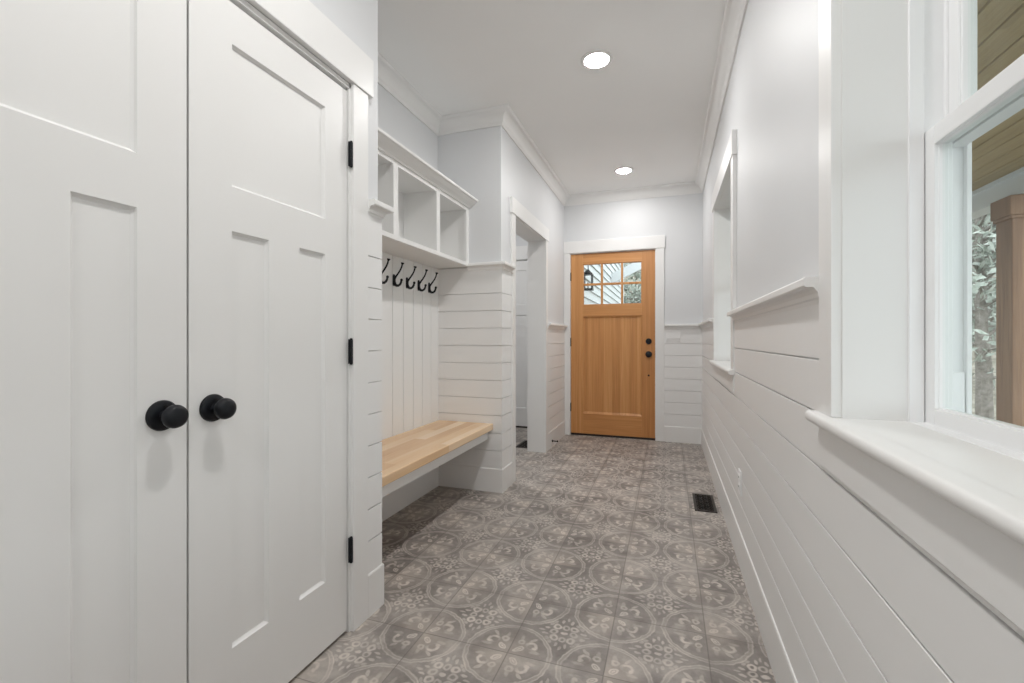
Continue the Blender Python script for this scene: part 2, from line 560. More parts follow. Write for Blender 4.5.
def rail(name, path, zt, label):
    tag(MB().sweep(path, rail_prof(zt)).build(name, M['trim']), label, 'chair rail', kind='structure')


rail('trim_2', [(XR, W1[1] + CW), (XR, W2[0] - CW)], RAIL - 0.016, 'white chair rail on the right wall between the two windows')
rail('trim_3', [(XR, W2[1] + CW), (XR, YE), (FD[1] + 0.086, YE)], RAIL, 'white chair rail turning the far corner right of the front door')
rail('trim_4', [(XL, YE), (XL, OP1 + CW)], RAIL, 'white chair rail left of the front door')
rail('trim_5', [(XL, OP0 - CW), (XL, YP), (-1.368, YP)], RAILN, 'white high rail on the pier between bench and cased opening')
rail('trim_6', [(-1.368, YC), (XL, YC), (XL, 1.478)], RAILN, 'short white high rail on the corner beside the closet doors')
rail('trim_7', [(XR, YB), (XR, W1[0] - CW)], RAIL, 'white chair rail before the near window')


# ------------------------------------------------------------------ panelled door leaves
def leaf(mb, U0, U1, Z0, Z1, thick, panels, put, recess=0.010, slope=0.008):
    """panels: (u0, u1, z0, z1) openings; put(u, depth, z) gives the point (depth grows into the door)"""
    us = sorted({U0, U1} | {p[0] for p in panels} | {p[1] for p in panels})
    zs = sorted({Z0, Z1} | {p[2] for p in panels} | {p[3] for p in panels})
    inside = lambda u, z: any(p[0] < u < p[1] and p[2] < z < p[3] for p in panels)
    for d in (0.0, thick):
        for a, b in zip(us[:-1], us[1:]):
            for c, e in zip(zs[:-1], zs[1:]):
                if d == 0.0 and inside((a + b) / 2, (c + e) / 2): continue
                mb.add([put(a, d, c), put(b, d, c), put(b, d, e), put(a, d, e)], [(0, 1, 2, 3)])
    for (a, c, b, e) in ((U0, Z0, U1, Z0), (U1, Z0, U1, Z1), (U1, Z1, U0, Z1), (U0, Z1, U0, Z0)):
        mb.add([put(a, 0, c), put(b, 0, e), put(b, thick, e), put(a, thick, c)], [(0, 1, 2, 3)])
    for (a, b, c, e) in panels:
        s = slope
        q = [(a, c), (b, c), (b, e), (a, e)]
        k = 0.003
        q1 = [(a + k, c + k), (b - k, c + k), (b - k, e - k), (a + k, e - k)]
        r = [(a + s, c + s), (b - s, c + s), (b - s, e - s), (a + s, e - s)]
        vs = [put(u, 0, z) for u, z in q] + [put(u, recess * 0.55, z) for u, z in q1] + [put(u, recess, z) for u, z in r]
        fs = [(8, 9, 10, 11)]
        for i in range(4):
            j = (i + 1) % 4
            fs += [(i, j, 4 + j, 4 + i), (4 + i, 4 + j, 8 + j, 8 + i)]
        mb.add(vs, fs)


def merged(o):
    bm = bmesh.new(); bm.from_mesh(o.data); bmesh.ops.remove_doubles(bm, verts=bm.verts, dist=1e-5)
    bmesh.ops.recalc_face_normals(bm, faces=bm.faces); bm.to_mesh(o.data); bm.free(); return o


XD = XL - 0.003                           # closet doors' face
CPAN = lambda a, b, m0, m1: [(a, b, 1.500, 1.888), (a, m0, 0.243, 1.379), (m1, b, 0.243, 1.379)]


def knob(parent, at, axis):
    a = Vector(axis)
    rs = MB().lathe([(0.0355, 0), (0.036, 0.003), (0.0345, 0.007), (0.030, 0.0095), (0.016, 0.011), (0.0, 0.011)], at, axis, 36)
    r = rs.build('rosette', M['black'], parent, smooth=True)
    pr = [(0.014, 0.010), (0.0115, 0.016), (0.011, 0.024), (0.014, 0.029), (0.0225, 0.033), (0.0268, 0.040), (0.0272, 0.047), (0.0250, 0.054), (0.019, 0.0585), (0.010, 0.0605), (0.0, 0.061)]
    MB().lathe(pr, at, axis, 36).build('knob', M['black'], parent, smooth=True)
    p = Vector(at) + a * 0.0115 + Vector((0, 0, 0.022))
    MB().lathe([(0.003, 0), (0.003, 0.002), (0.0, 0.002)], p, axis, 10).build('pin_hole', M['dark'], r)
    p = Vector(at) + a * 0.0105 - Vector((0, 0, 0.024))
    MB().lathe([(0.003, 0), (0.003, 0.002), (0.0, 0.002)], p, axis, 10).build('pin_hole', M['dark'], r)


def hinge(parent, x, y, z, h=0.090, axis=1):
    mb = MB()
    if axis == 1: mb.box(x - 0.008, x - 0.003, y - 0.007, y + 0.013, z, z + h)
    else: mb.box(x - 0.010, x + 0.007, y + 0.001, y + 0.004, z, z + h)
    mb.lathe([(0.0062, 0), (0.0062, h * 0.31)], (x, y, z), (0, 0, 1), 14)
    mb.lathe([(0.0062, h * 0.33), (0.0062, h * 0.64)], (x, y, z), (0, 0, 1), 14)
    mb.lathe([(0.0062, h * 0.66), (0.0062, h * 0.98)], (x, y, z), (0, 0, 1), 14)
    mb.lathe([(0.003, -0.004), (0.005, -0.002), (0.005, h + 0.002), (0.003, h + 0.004)], (x, y, z), (0, 0, 1), 14)
    mb.build('hinge', M['black'], parent, smooth=True)


putx = lambda u, d, z: (XD - d, u, z)
d1 = empty('door_1', (XD, 0.50, 0.0), 'left leaf of the white double closet doors, round black knob at right', 'door', kind='structure')
mb = MB(); leaf(mb, 0.196, 0.7910, 0.012, 2.000, 0.035, CPAN(0.316, 0.681, 0.438, 0.562), putx)
merged(mb.build('door_leaf', M['trim'], d1))
knob(d1, (XD, 0.733, 0.906), (1, 0, 0))
d2 = empty('door_2', (XD, 1.09, 0.0), 'right leaf of the white double closet doors, three black hinges', 'door', kind='structure')
mb = MB(); leaf(mb, 0.7970, 1.378, 0.012, 2.000, 0.035, CPAN(0.914, 1.268, 1.034, 1.152), putx)
merged(mb.build('door_leaf', M['trim'], d2))
knob(d2, (XD, 0.858, 0.906), (1, 0, 0))
for z in (1.722, 0.994, 0.262): hinge(d2, XD + 0.016, 1.383, z)
for z in (1.722, 0.994, 0.262): hinge(d1, XD + 0.016, 0.190, z)

# closet door frame
CX = 0.018
mb = MB()
mb.box(XL - 0.115, XL + 0.004, CD[0], CD[0] + 0.013, 0, 2.030); mb.box(XL - 0.115, XL + 0.004, CD[1] - 0.012, CD[1], 0, 2.030)
mb.box(XL - 0.115, XL + 0.004, CD[0], CD[1], 2.012, 2.030)
mb.box(XD - 0.048, XD - 0.036, CD[0] + 0.01, CD[1] - 0.01, 1.995, 2.014)
o = mb.build('trim_8', M['trim'], bevel=0.001)
tag(o, 'white frame and flat casing around the double closet doors', 'door frame', kind='structure')
mb = MB()
mb.box(XL, XL + CX, 1.390, 1.478, 0, 2.032); mb.box(XL, XL + CX, 0.094, 0.186, 0, 2.032)
mb.build('casing', M['trim'], o, bevel=0.002)
MB().box(XL, XL + 0.024, 0.070, 1.503, 2.032, 2.178).build('head_casing', M['trim'], o, bevel=0.002)

# ------------------------------------------------------------------ cased opening to the side room
o = MB().box(XI - 0.004, XL + 0.004, OP0 - 0.018, OP0, 0, OPH).box(XI - 0.004, XL + 0.004, OP1, OP1 + 0.018, 0, OPH) \
    .box(XI - 0.004, XL + 0.004, OP0 - 0.018, OP1 + 0.018, OPH, OPH + 0.018).build('trim_9', M['trim'])
tag(o, 'white casing of the opening past the bench pier', 'door frame', kind='structure')
mb = MB()
for xa, xb in ((XL, XL + 0.018), (XI - 0.018, XI)):
    mb.box(xa, xb, OP0 - CW, OP0 - 0.006, 0, OPH + 0.006); mb.box(xa, xb, OP1 + 0.006, OP1 + CW, 0, OPH + 0.006)
mb.build('casing', M['trim'], o, bevel=0.002)
MB().box(XL, XL + 0.024, OP0 - CW - 0.014, OP1 + CW + 0.014, OPH + 0.006, 2.150).box(XI - 0.024, XI, OP0 - CW - 0.014, OP1 + CW + 0.014, OPH + 0.006, 2.150) \
    .build('head_casing', M['trim'], o, bevel=0.002)

# white door in the side room
d4 = empty('door_3', (-1.9, SRY, 0), 'white panelled door in the side room behind the cased opening', 'door', kind='structure')
mb = MB(); leaf(mb, -2.285, -1.515, 0.022, 2.040, 0.035, [(-2.170, -1.630, 1.50, 1.925), (-2.170, -1.960, 0.243, 1.379), (-1.840, -1.630, 0.243, 1.379)],
                lambda u, d, z: (u, SRY + 0.006 + d, z))
merged(mb.build('door_leaf', M['trim'], d4))
knob(d4, (-2.225, SRY + 0.006, 0.906), (0, -1, 0))
MB().box(-2.285, -1.515, SRY + 0.008, SRY + 0.04, 0.001, 0.021).build('sweep_and_gap_shade', M['rubber_shade'], d4)  # shade of the gap under the door, painted as a dark strip
mb = MB().box(-2.39, -2.300, SRY - 0.018, SRY, 0, 2.052).box(-1.50, -1.41, SRY - 0.018, SRY, 0, 2.052)
mb.box(-2.300, -2.288, SRY - 0.005, SRY + 0.1, 0, HEAD).box(-1.512, -1.50, SRY - 0.005, SRY + 0.1, 0, HEAD).box(-2.3, -1.5, SRY - 0.005, SRY + 0.1, HEAD, HEAD + 0.01)
mb.build('casing', M['trim'], d4, bevel=0.002)
MB().box(-2.40, -1.40, SRY - 0.024, SRY, 2.052, 2.215).build('head_casing', M['trim'], d4, bevel=0.002)

# ------------------------------------------------------------------ front door
YD = YE + 0.006
FX0, FX1 = -1.041, -0.131
GX0, GX1, GZ0, GZ1 = -0.903, -0.268, 1.468, 1.924
PX0, PX1, PZ0, PZ1 = -0.905, -0.269, 0.250, 1.333
d3 = empty('door_4', (-0.586, YE, 0), 'honey coloured wooden front door with six small panes', 'door', kind='structure')
T = 0.044
mb = MB(); mb.box(FX0, GX0, YD, YD + T, 0.024, 2.040); mb.box(GX1, FX1, YD, YD + T, 0.024, 2.040)
mb.build('stile', M['fir_v'], d3, bevel=0.0015)
mb = MB(); mb.box(GX0, GX1, YD, YD + T, GZ1, 2.040); mb.box(GX0, GX1, YD, YD + T, PZ1, GZ0); mb.box(GX0, GX1, YD, YD + T, 0.024, PZ0)
mb.build('rail', M['fir_h'], d3, bevel=0.0015)
mb = MB()
mb.add(*[[(PX0, YD + 0.001, PZ0), (PX1, YD + 0.001, PZ0), (PX1, YD + 0.001, PZ1), (PX0, YD + 0.001, PZ1),
         (PX0 + 0.016, YD + 0.014, PZ0 + 0.022), (PX1 - 0.016, YD + 0.014, PZ0 + 0.022), (PX1 - 0.016, YD + 0.014, PZ1 - 0.014), (PX0 + 0.016, YD + 0.014, PZ1 - 0.014)],
         [(0, 1, 5, 4), (1, 2, 6, 5), (2, 3, 7, 6), (3, 0, 4, 7), (4, 5, 6, 7)]])
mb.add([(PX0, YD + 0.04, PZ0), (PX1, YD + 0.04, PZ0), (PX1, YD + 0.04, PZ1), (PX0, YD + 0.04, PZ1)], [(0, 1, 2, 3)])
mb.build('panel', M['fir_v'], d3)
MB().box(GX0 - 0.004, GX1 + 0.004, YD - 0.006, YD + 0.002, PZ1 + 0.008, PZ1 + 0.022).build('ledge_moulding', M['fir_h'], d3, bevel=0.002)
pw = (GX1 - GX0 - 2 * 0.022) / 3
mb = MB()
for k in (1, 2):
    x = GX0 + k * pw + (k - 1) * 0.022
    mb.box(x, x + 0.022, YD + 0.004, YD + 0.040, GZ0, GZ1)
zm = (GZ0 + GZ1) / 2
mb.box(GX0, GX1, YD + 0.005, YD + 0.039, zm - 0.012, zm + 0.012)
mb.box(GX0, GX0 + 0.006, YD + 0.006, YD + 0.036, GZ0, GZ1); mb.box(GX1 - 0.006, GX1, YD + 0.006, YD + 0.036, GZ0, GZ1)
mb.box(GX0, GX1, YD + 0.006, YD + 0.036, GZ0, GZ0 + 0.006); mb.box(GX0, GX1, YD + 0.006, YD + 0.036, GZ1 - 0.006, GZ1)
mun = mb.build('muntins', M['fir_v'], d3, bevel=0.002)
mb = MB(); mb.box(GX0 + 0.002, GX1 - 0.002, YD + 0.021, YD + 0.025, GZ0 + 0.002, GZ1 - 0.002)
mb.build('pane', M['glass'], mun)
at = (-0.196, YD, 0.921)
kn = MB().lathe([(0.034, 0), (0.034, 0.004), (0.030, 0.009), (0.013, 0.011), (0.012, 0.028), (0.022, 0.034), (0.0285, 0.045), (0.0285, 0.056), (0.020, 0.064), (0.0, 0.066)], at, (0, -1, 0), 32)
kn.build('knob', M['black'], d3, smooth=True)
at = (-0.196, YD, 1.060)
db = MB().lathe([(0.032, 0), (0.032, 0.006), (0.028, 0.012), (0.0, 0.013)], at, (0, -1, 0), 32).build('deadbolt', M['black'], d3, smooth=True)
MB().box(-0.200, -0.192, YD - 0.028, YD - 0.012, 1.042, 1.078).build('thumb_turn', M['black'], db, bevel=0.002)
MB().lathe([(0.010, 0), (0.010, 0.003), (0.007, 0.006), (0.0, 0.006)], (-0.196, YD, 0.694), (0, -1, 0), 18).build('bolt_cap', M['black'], d3, smooth=True)
for z in (1.745, 1.005, 0.270): hinge(d3, FX0 - 0.003, YD - 0.004, z, 0.090, 0)
MB().box(FX1 + 0.001, FX1 + 0.005, YD - 0.005, YD + 0.03, 0.885, 0.955).build('strike_plate', M['black'], d3)
MB().box(FX0, FX1, YD + 0.004, YD + T, 0.002, 0.023).build('sweep_and_gap_shade', M['rubber_shade'], d3)
mb = MB().box(FD[0], FX0 - 0.003, YE - 0.003, YE + 0.16, 0, 2.046).box(FX1 + 0.003, FD[1], YE - 0.003, YE + 0.16, 0, 2.046).box(FD[0], FD[1], YE - 0.003, YE + 0.16, 2.044, 2.052)
mb.build('jamb', M['trim'], d3)
mb = MB().box(XL + 0.002, FD[0] + 0.004, YE - 0.018, YE, 0, 2.050).box(FD[1] - 0.004, FD[1] + 0.084, YE - 0.018, YE, 0, 2.050)
mb.build('casing', M['trim'], d3, bevel=0.002)
MB().box(XL + 0.0005, FD[1] + 0.092, YE - 0.024, YE, 2.050, 2.183).build('head_casing', M['trim'], d3, bevel=0.002)
MB().box(FD[0] + 0.002, FD[1] - 0.002, YE + 0.055, YE + 0.22, -0.01, 0.016).build('threshold', M['bronze'], d3)


# ------------------------------------------------------------------ windows
def window(name, W, label):
    y0, y1 = W
    r = empty(name, (XR, (y0 + y1) / 2, ZS), label, 'window', kind='structure')
    cf = XR + 0.0 - 0.020
    mb = MB()
    mb.box(cf, XR, y0 - CW, y0 - 0.004, ZS, HEAD + 0.004); mb.box(cf, XR, y1 + 0.004, y1 + CW, ZS, HEAD + 0.004)
    mb.build('casing', M['trim'], r, bevel=0.002)
    MB().box(XR - 0.026, XR, y0 - CW - 0.009, y1 + CW + 0.009, HEAD + 0.004, 2.178).build('head_casing', M['trim'], r, bevel=0.002)
    # stool with a rounded nose and horns past the casings
    t = 0.024
    prof = [(XR + 0.118, ZS), (XR + 0.118, ZS - t), (XR - 0.034, ZS - t)]
    prof += [(XR - 0.034 - 0.009 * math.sin(PI * i / 8), ZS - t + t * 0.5 * (1 - math.cos(PI * i / 8))) for i in range(1, 8)]
    prof += [(XR - 0.034, ZS)]
    mb = MB()
    a = XR - 0.0005
    fr = [(min(x, a), z) for x, z in prof]
    n = len(fr)
    def ext(pr, ya, yb):
        mb.add([(x, ya, z) for x, z in pr] + [(x, yb, z) for x, z in pr],
               [(i, (i + 1) % len(pr), len(pr) + (i + 1) % len(pr), len(pr) + i) for i in range(len(pr))] + [tuple(range(len(pr))), tuple(reversed(range(len(pr), 2 * len(pr))))])
    ext(fr, y0 - CW - 0.016, y1 + CW + 0.016)
    mb.box(XR - 0.001, XR + 0.118, y0, y1, ZS - t, ZS)
    mb.build('stool', M['trim'], r, smooth=True)
    MB().box(XR - 0.020, XR - 0.0005, y0 - CW, y1 + CW, 0.805, ZS - t).build('apron', M['trim'], r, bevel=0.002)
    mb = MB()
    xa, xb = XR - 0.001, XR + 0.108
    mb.box(xa, xb, y0 - JW, y0, ZS - 0.028, HEAD + JW); mb.box(xa, xb, y1, y1 + JW, ZS - 0.028, HEAD + JW); mb.box(xa, xb, y0, y1, HEAD, HEAD + JW)
    mb.build('jamb', M['trim'], r)
    # vinyl frame
    def ring(mb, x0, x1, ya, yb, za, zb, w, wb=None, wt=None):
        wb = w if wb is None else wb; wt = w if wt is None else wt
        mb.box(x0, x1, ya, ya + w, za, zb); mb.box(x0, x1, yb - w, yb, za, zb)
        mb.box(x0, x1, ya + w, yb - w, za, za + wb); mb.box(x0, x1, ya + w, yb - w, zb - wt, zb)
    mb = MB()
    f0 = XR + 0.108
    ring(mb, f0, f0 + 0.024, y0 - JW, y1 + JW, ZS - 0.028, HEAD + JW, JW + 0.006, 0.029, JW + 0.01)
    ring(mb, f0 + 0.024, f0 + 0.094, y0 - JW, y1 + JW, ZS - 0.028, HEAD + JW, JW + 0.001, 0.030, JW + 0.004)
    ring(mb, f0 + 0.056, f0 + 0.062, y0 - JW, y1 + JW, ZS - 0.028, HEAD + JW, JW + 0.010, 0.034, JW + 0.006)
    ring(mb, f0 + 0.086, f0 + 0.094, y0 - JW, y1 + JW, ZS - 0.028, HEAD + JW, JW + 0.012, 0.034, JW + 0.012)
    mb.build('frame', M['vinyl'], r, bevel=0.0012)
    zmid = 1.470
    s0 = f0 + 0.026
    mb = MB(); ring(mb, s0, s0 + 0.028, y0 + 0.002, y1 - 0.002, ZS + 0.001, zmid + 0.018, 0.034, 0.030, 0.036)
    ring(mb, s0 + 0.006, s0 + 0.022, y0 + 0.032, y1 - 0.032, ZS + 0.029, zmid - 0.014, 0.005)
    ls = mb.build('lower_sash', M['vinyl'], r, bevel=0.0015)
    MB().box(s0 + 0.012, s0 + 0.016, y0 + 0.032, y1 - 0.032, ZS + 0.028, zmid - 0.012).build('pane', M['glass'], ls)
    u0 = s0 + 0.034
    mb = MB(); ring(mb, u0, u0 + 0.028, y0 + 0.002, y1 - 0.002, zmid - 0.018, HEAD - 0.006, 0.038, 0.036, 0.036)
    ring(mb, u0 + 0.004, u0 + 0.022, y0 + 0.036, y1 - 0.036, zmid + 0.016, HEAD - 0.038, 0.007)
    us = mb.build('upper_sash', M['vinyl'], r, bevel=0.0015)
    MB().box(u0 + 0.012, u0 + 0.016, y0 + 0.036, y1 - 0.036, zmid + 0.014, HEAD - 0.036).build('pane', M['glass'], us)
    ym = (y0 + y1) / 2
    mb = MB().box(s0 + 0.002, s0 + 0.026, ym - 0.03, ym + 0.03, zmid + 0.018, zmid + 0.024)
    mb.box(s0 + 0.006, s0 + 0.016, ym - 0.02, ym + 0.028, zmid + 0.024, zmid + 0.032)
    mb.build('sash_lock', M['vinyl'], ls, bevel=0.002)
    mb = MB()
    for ya, yb in ((y0, y0 + 0.009), (y1 - 0.009, y1)):
        mb.box(f0 + 0.064, f0 + 0.085, ya, yb, ZS + 0.006, ZS + 0.10)
    mb.build('balance_cover', M['vinyl'], r, bevel=0.001)
    return r


window('window_1', W1, 'near white sash window with deep sill at right, porch outside')
window('window_2', W2, 'far white sash window on the right wall near the front door')

# ------------------------------------------------------------------ bench
bench = empty('bench', (-1.39, 2.29, 0), 'built in bench with butcher block seat in the white niche', 'bench')
g = 0.012
mb = MB(); mb.box(XN + 0.0115, -1.172, YC + g, YP - g, 0.440, 0.486)
mb.build('seat', M['maple'], bench, bevel=0.006, segs=3)
MB().box(-1.232, -1.212, YC + g, YP - g, 0.372, 0.440).build('apron', M['trim'], bench, bevel=0.0015)
MB().box(XN + 0.020, XN + 0.040, YC + 0.022, YP - 0.022, 0.372, 0.440).build('cleat', M['trim'], bench, bevel=0.0015)

# ------------------------------------------------------------------ cubby shelf
cub = empty('cubby_shelf', (-1.49, 2.29, 1.60), 'white wall cubby shelf of three open compartments above the hooks', 'shelf')
CF = -1.366
ya, yb = YC + 0.0005, YP - 0.0005
MB().box(XN + 0.001, CF - 0.001, ya, yb, 1.604, 1.630).box(CF - 0.001, CF + 0.012, ya, yb, 1.606, 1.632).build('bottom_shelf', M['trim'], cub, bevel=0.0015)
MB().box(XN + 0.0005, XN + 0.008, ya, yb, 1.630, 2.036).build('back_panel', M['trim'], cub)
MB().box(XN + 0.008, CF - 0.018, ya, yb, 2.020, 2.038).build('top_panel', M['trim'], cub)
for y0, y1 in ((1.564, 1.590), (2.058, 2.077), (2.528, 2.547), (2.978, 2.9995)):
    MB().box(XN + 0.008, CF - 0.018, y0, y1, 1.630, 2.020).build('divider', M['trim'], cub)
mb = MB()
for y0, y1 in ((ya, 1.612), (2.046, 2.090), (2.516, 2.560), (2.958, yb)):
    mb.box(CF - 0.018, CF, y0, y1, 1.632, 2.040)
for y0, y1 in ((1.612, 2.046), (2.090, 2.516), (2.560, 2.958)):
    mb.box(CF - 0.018, CF, y0, y1, 2.008, 2.040)
mb.build('face_frame', M['trim'], cub)
cp = [(0, 2.030), (0.012, 2.030), (0.016, 2.038), (0.026, 2.044), (0.040, 2.052), (0.052, 2.062), (0.060, 2.070), (0.072, 2.072), (0.074, 2.076), (0.074, 2.086), (0, 2.086)]
MB().sweep([(CF, yb), (CF, ya)][::-1], [(-d, z) for d, z in cp]).build('crown_moulding', M['trim'], cub)
MB().box(XN + 0.001, CF, ya, yb, 2.040, 2.086).build('top_board', M['trim'], cub)

# ------------------------------------------------------------------ coat hooks
HX = XN + 0.011
hook_y = [2.264, 2.411, 2.559, 2.704, 2.847]
hook_label = ['black double coat hook beside the closet corner, partly hidden', 'black double coat hook, second from the closet corner',
              'black double coat hook in the middle of the row of five', 'black double coat hook, second from the shiplap pier',
              'black double coat hook nearest the shiplap pier']
HZ = 1.450
h0 = empty('coat_hook', (HX, hook_y[0], HZ), hook_label[0], 'hook', 'coat hooks under the cubby shelf')
x, y, z = HX, hook_y[0], HZ
mb = MB(); pl = []
mb.add([(x + dx, y + 0.011 * s * (0.6 if abs(zz) > 0.03 else 1), z + zz) for dx in (0, 0.006) for zz in (-0.036, -0.026, 0.026, 0.036) for s in (-1, 1)],
       [(0, 2, 4, 6, 7, 5, 3, 1), (8, 9, 11, 13, 15, 14, 12, 10), (0, 1, 9, 8), (6, 14, 15, 7), (0, 8, 10, 2), (2, 10, 12, 4), (4, 12, 14, 6), (1, 3, 11, 9), (3, 5, 13, 11), (5, 7, 15, 13)])
mb.build('mounting_plate', M['black'], h0, bevel=0.0015)
mb = MB()
up = [(0.004, 0.000), (0.010, 0.014), (0.022, 0.028), (0.036, 0.044), (0.049, 0.062), (0.058, 0.080), (0.063, 0.098)]
mb.tube([(x + a, y, z + b) for a, b in up], [0.0075, 0.0068, 0.0055, 0.0050, 0.0048, 0.0048, 0.0050], 12)
mb.build('upper_prong', M['black'], h0, smooth=True)
MB().lathe([(0.004, 0), (0.008, 0.003), (0.0105, 0.007), (0.009, 0.011), (0.0, 0.013)], (x + 0.0625, y, z + 0.094), (0.2, 0, 1), 16).build('prong_tip', M['black'], h0, smooth=True)
lo = [(0.004, 0.004), (0.004, -0.010), (0.009, -0.024), (0.020, -0.034), (0.034, -0.035), (0.046, -0.028), (0.053, -0.016), (0.056, -0.004)]
mb = MB().tube([(x + a, y, z + b) for a, b in lo], [0.0095, 0.0100, 0.0095, 0.0085, 0.0075, 0.007, 0.0066, 0.006], 12)
mb.build('lower_prong', M['black'], h0, smooth=True)
MB().ball((x + 0.0565, y, z - 0.001), 0.0085).build('prong_tip', M['black'], h0, smooth=True)
for yy, lb in zip(hook_y[1:], hook_label[1:]): copy_thing(h0, (HX, yy, HZ), lb)

# ------------------------------------------------------------------ recessed ceiling lights
RL = empty('recessed_light', (-0.390, 2.630, ZC), 'nearer lit round recessed ceiling light', 'ceiling light', 'recessed ceiling lights')
c = (-0.390, 2.630, ZC)
MB().lathe([(0.066, 0.0), (0.066, 0.004), (0.070, 0.007), (0.080, 0.007), (0.090, 0.003), (0.091, 0.0)], c, (0, 0, -1), 40).build('trim_ring', M['trim'], RL, smooth=True)
MB().lathe([(0.066, 0.0045), (0.066, 0.0075), (0.050, 0.0105), (0.025, 0.012), (0.0, 0.0125)], c, (0, 0, -1), 40).build('lens', M['lens'], RL, smooth=True)
FL = copy_thing(RL, (-0.400, 4.440, ZC), 'farther lit round recessed ceiling light, towards the front door')
for ch in FL.children:
    if ch.name.startswith('lens'): ch.data = ch.data.copy(); ch.data.materials[0] = M['lens_soft']
copy_thing(RL, (-0.390, 0.820, ZC), 'lit round recessed ceiling light before the closet doors')
copy_thing(RL, (-0.390, -0.990, ZC), 'lit round recessed ceiling light at the near end of the hallway')
copy_thing(RL, (-2.050, 4.100, ZC), 'unseen round recessed ceiling light added to brighten the side room')  # lamp out of view, added to brighten the side room


# ------------------------------------------------------------------ floor registers
def register(x0, x1, y0, y1, label):
    r = empty('floor_register', ((x0 + x1) / 2, (y0 + y1) / 2, 0), label, 'floor vent', 'dark floor registers')
    f = 0.016
    mb = MB()
    mb.box(x0, x0 + f, y0, y1, 0, 0.006); mb.box(x1 - f, x1, y0, y1, 0, 0.006); mb.box(x0 + f, x1 - f, y0, y0 + f, 0, 0.006); mb.box(x0 + f, x1 - f, y1 - f, y1, 0, 0.006)
    mb.build('frame', M['bronze'], r, bevel=0.0015)
    MB().box(x0 + f, x1 - f, y0 + f, y1 - f, 0.0, 0.0012).build('duct_shade', M['dark'], r)  # dark sheet painting the shade below the grille
    mb = MB()
    nx, ny = 3, 8
    dx = (x1 - x0 - 2 * f) / nx; dy = (y1 - y0 - 2 * f) / ny
    for i in range(nx):
        for j in range(ny):
            cx = x0 + f + (i + .5) * dx; cy = y0 + f + (j + .5) * dy
            rr = min(dx, dy) * 0.36
            pts = [(cx + rr * math.cos(a), cy + rr * math.sin(a), 0.0035) for a in [2 * PI * k / 14 for k in range(13)]]
            mb.tube(pts, 0.0022, 6)
            s = 1 if (i + j) % 2 else -1
            mb.tube([(cx - dx / 2, cy - s * dy / 2, 0.0035), (cx - dx * .15, cy + s * dy * .1, 0.0035), (cx + dx * .15, cy - s * dy * .1, 0.0035), (cx + dx / 2, cy + s * dy / 2, 0.0035)], 0.0020, 6)
    mb.build('scroll_grille', M['bronze'], r)


register(0.160, 0.292, 3.075, 3.405, 'dark scrollwork floor register in the tile beside the right wall')
register(-1.448, -1.312, 4.290, 4.600, 'dark floor register just inside the cased opening')

# ------------------------------------------------------------------ outlet, switch
ol = empty('wall_outlet', (XR - SP, 2.40, 0.40), 'white outlet plate low on the right shiplap wall', 'outlet')
MB().box(XR - SP - 0.006, XR - SP, 2.365, 2.435, 0.343, 0.458).build('cover_plate', M['vinyl'], ol, bevel=0.002)
mb = MB()
for zz in (0.378, 0.423): mb.box(XR - SP - 0.0085, XR - SP - 0.005, 2.384, 2.416, zz - 0.014, zz + 0.014)
rc = mb.build('receptacle', M['vinyl'], ol, bevel=0.001)
for zz in (0.378, 0.423):
    for yy in (2.393, 2.406): MB().box(XR - SP - 0.0090, XR - SP - 0.0083, yy - 0.001, yy + 0.001, zz - 0.002, zz + 0.006).build('slot', M['dark'], rc)
sw = empty('light_switch', (0.055, YE - SP, 1.12), 'white light switch plate right of the front door under the rail', 'light switch')
MB().box(-0.018, 0.128, YE - SP - 0.006, YE - SP, 1.063, 1.177).build('cover_plate', M['ship'], sw, bevel=0.002)
for k in range(3):
    xx = 0.055 + (k - 1) * 0.046
    mb = MB()
    mb.add([(xx - 0.016, YE - SP - 0.006, 1.087), (xx + 0.016, YE - SP - 0.006, 1.087), (xx + 0.016, YE - SP - 0.006, 1.153), (xx - 0.016, YE - SP - 0.006, 1.153),
            (xx - 0.016, YE - SP - 0.011, 1.089), (xx + 0.016, YE - SP - 0.011, 1.089), (xx + 0.016, YE - SP - 0.007, 1.151), (xx - 0.016, YE - SP - 0.007, 1.151)],
           [(4, 5, 6, 7), (0, 1, 5, 4), (1, 2, 6, 5), (2, 3, 7, 6), (3, 0, 4, 7)])
    mb.build('rocker', M['ship'], sw)


# ------------------------------------------------------------------ door stops
def stop(x0, y, z, dirx, length, label):
    r = empty('door_stop', (x0, y, z), label, 'door stop', 'black door stops')
    a = (dirx, 0, 0)
    MB().lathe([(0.013, 0), (0.013, 0.004), (0.008, 0.009)], (x0, y, z), a, 18).build('base', M['black'], r, smooth=True)
    MB().lathe([(0.0055, 0.008), (0.0055, length - 0.012)], (x0, y, z), a, 14).build('rod', M['black'], r, smooth=True)
    MB().lathe([(0.0055, length - 0.013), (0.010, length - 0.011), (0.010, length - 0.002), (0.007, length)], (x0, y, z), a, 14).build('bumper', M['rubber_shade'], r, smooth=True)


stop(XL + 0.019, 4.42, 0.062, 1, 0.062, 'black door stop on the baseboard right of the cased opening')
stop(XI - 0.019, 4.44, 0.080, -1, 0.072, 'black door stop inside the side room above its floor register')

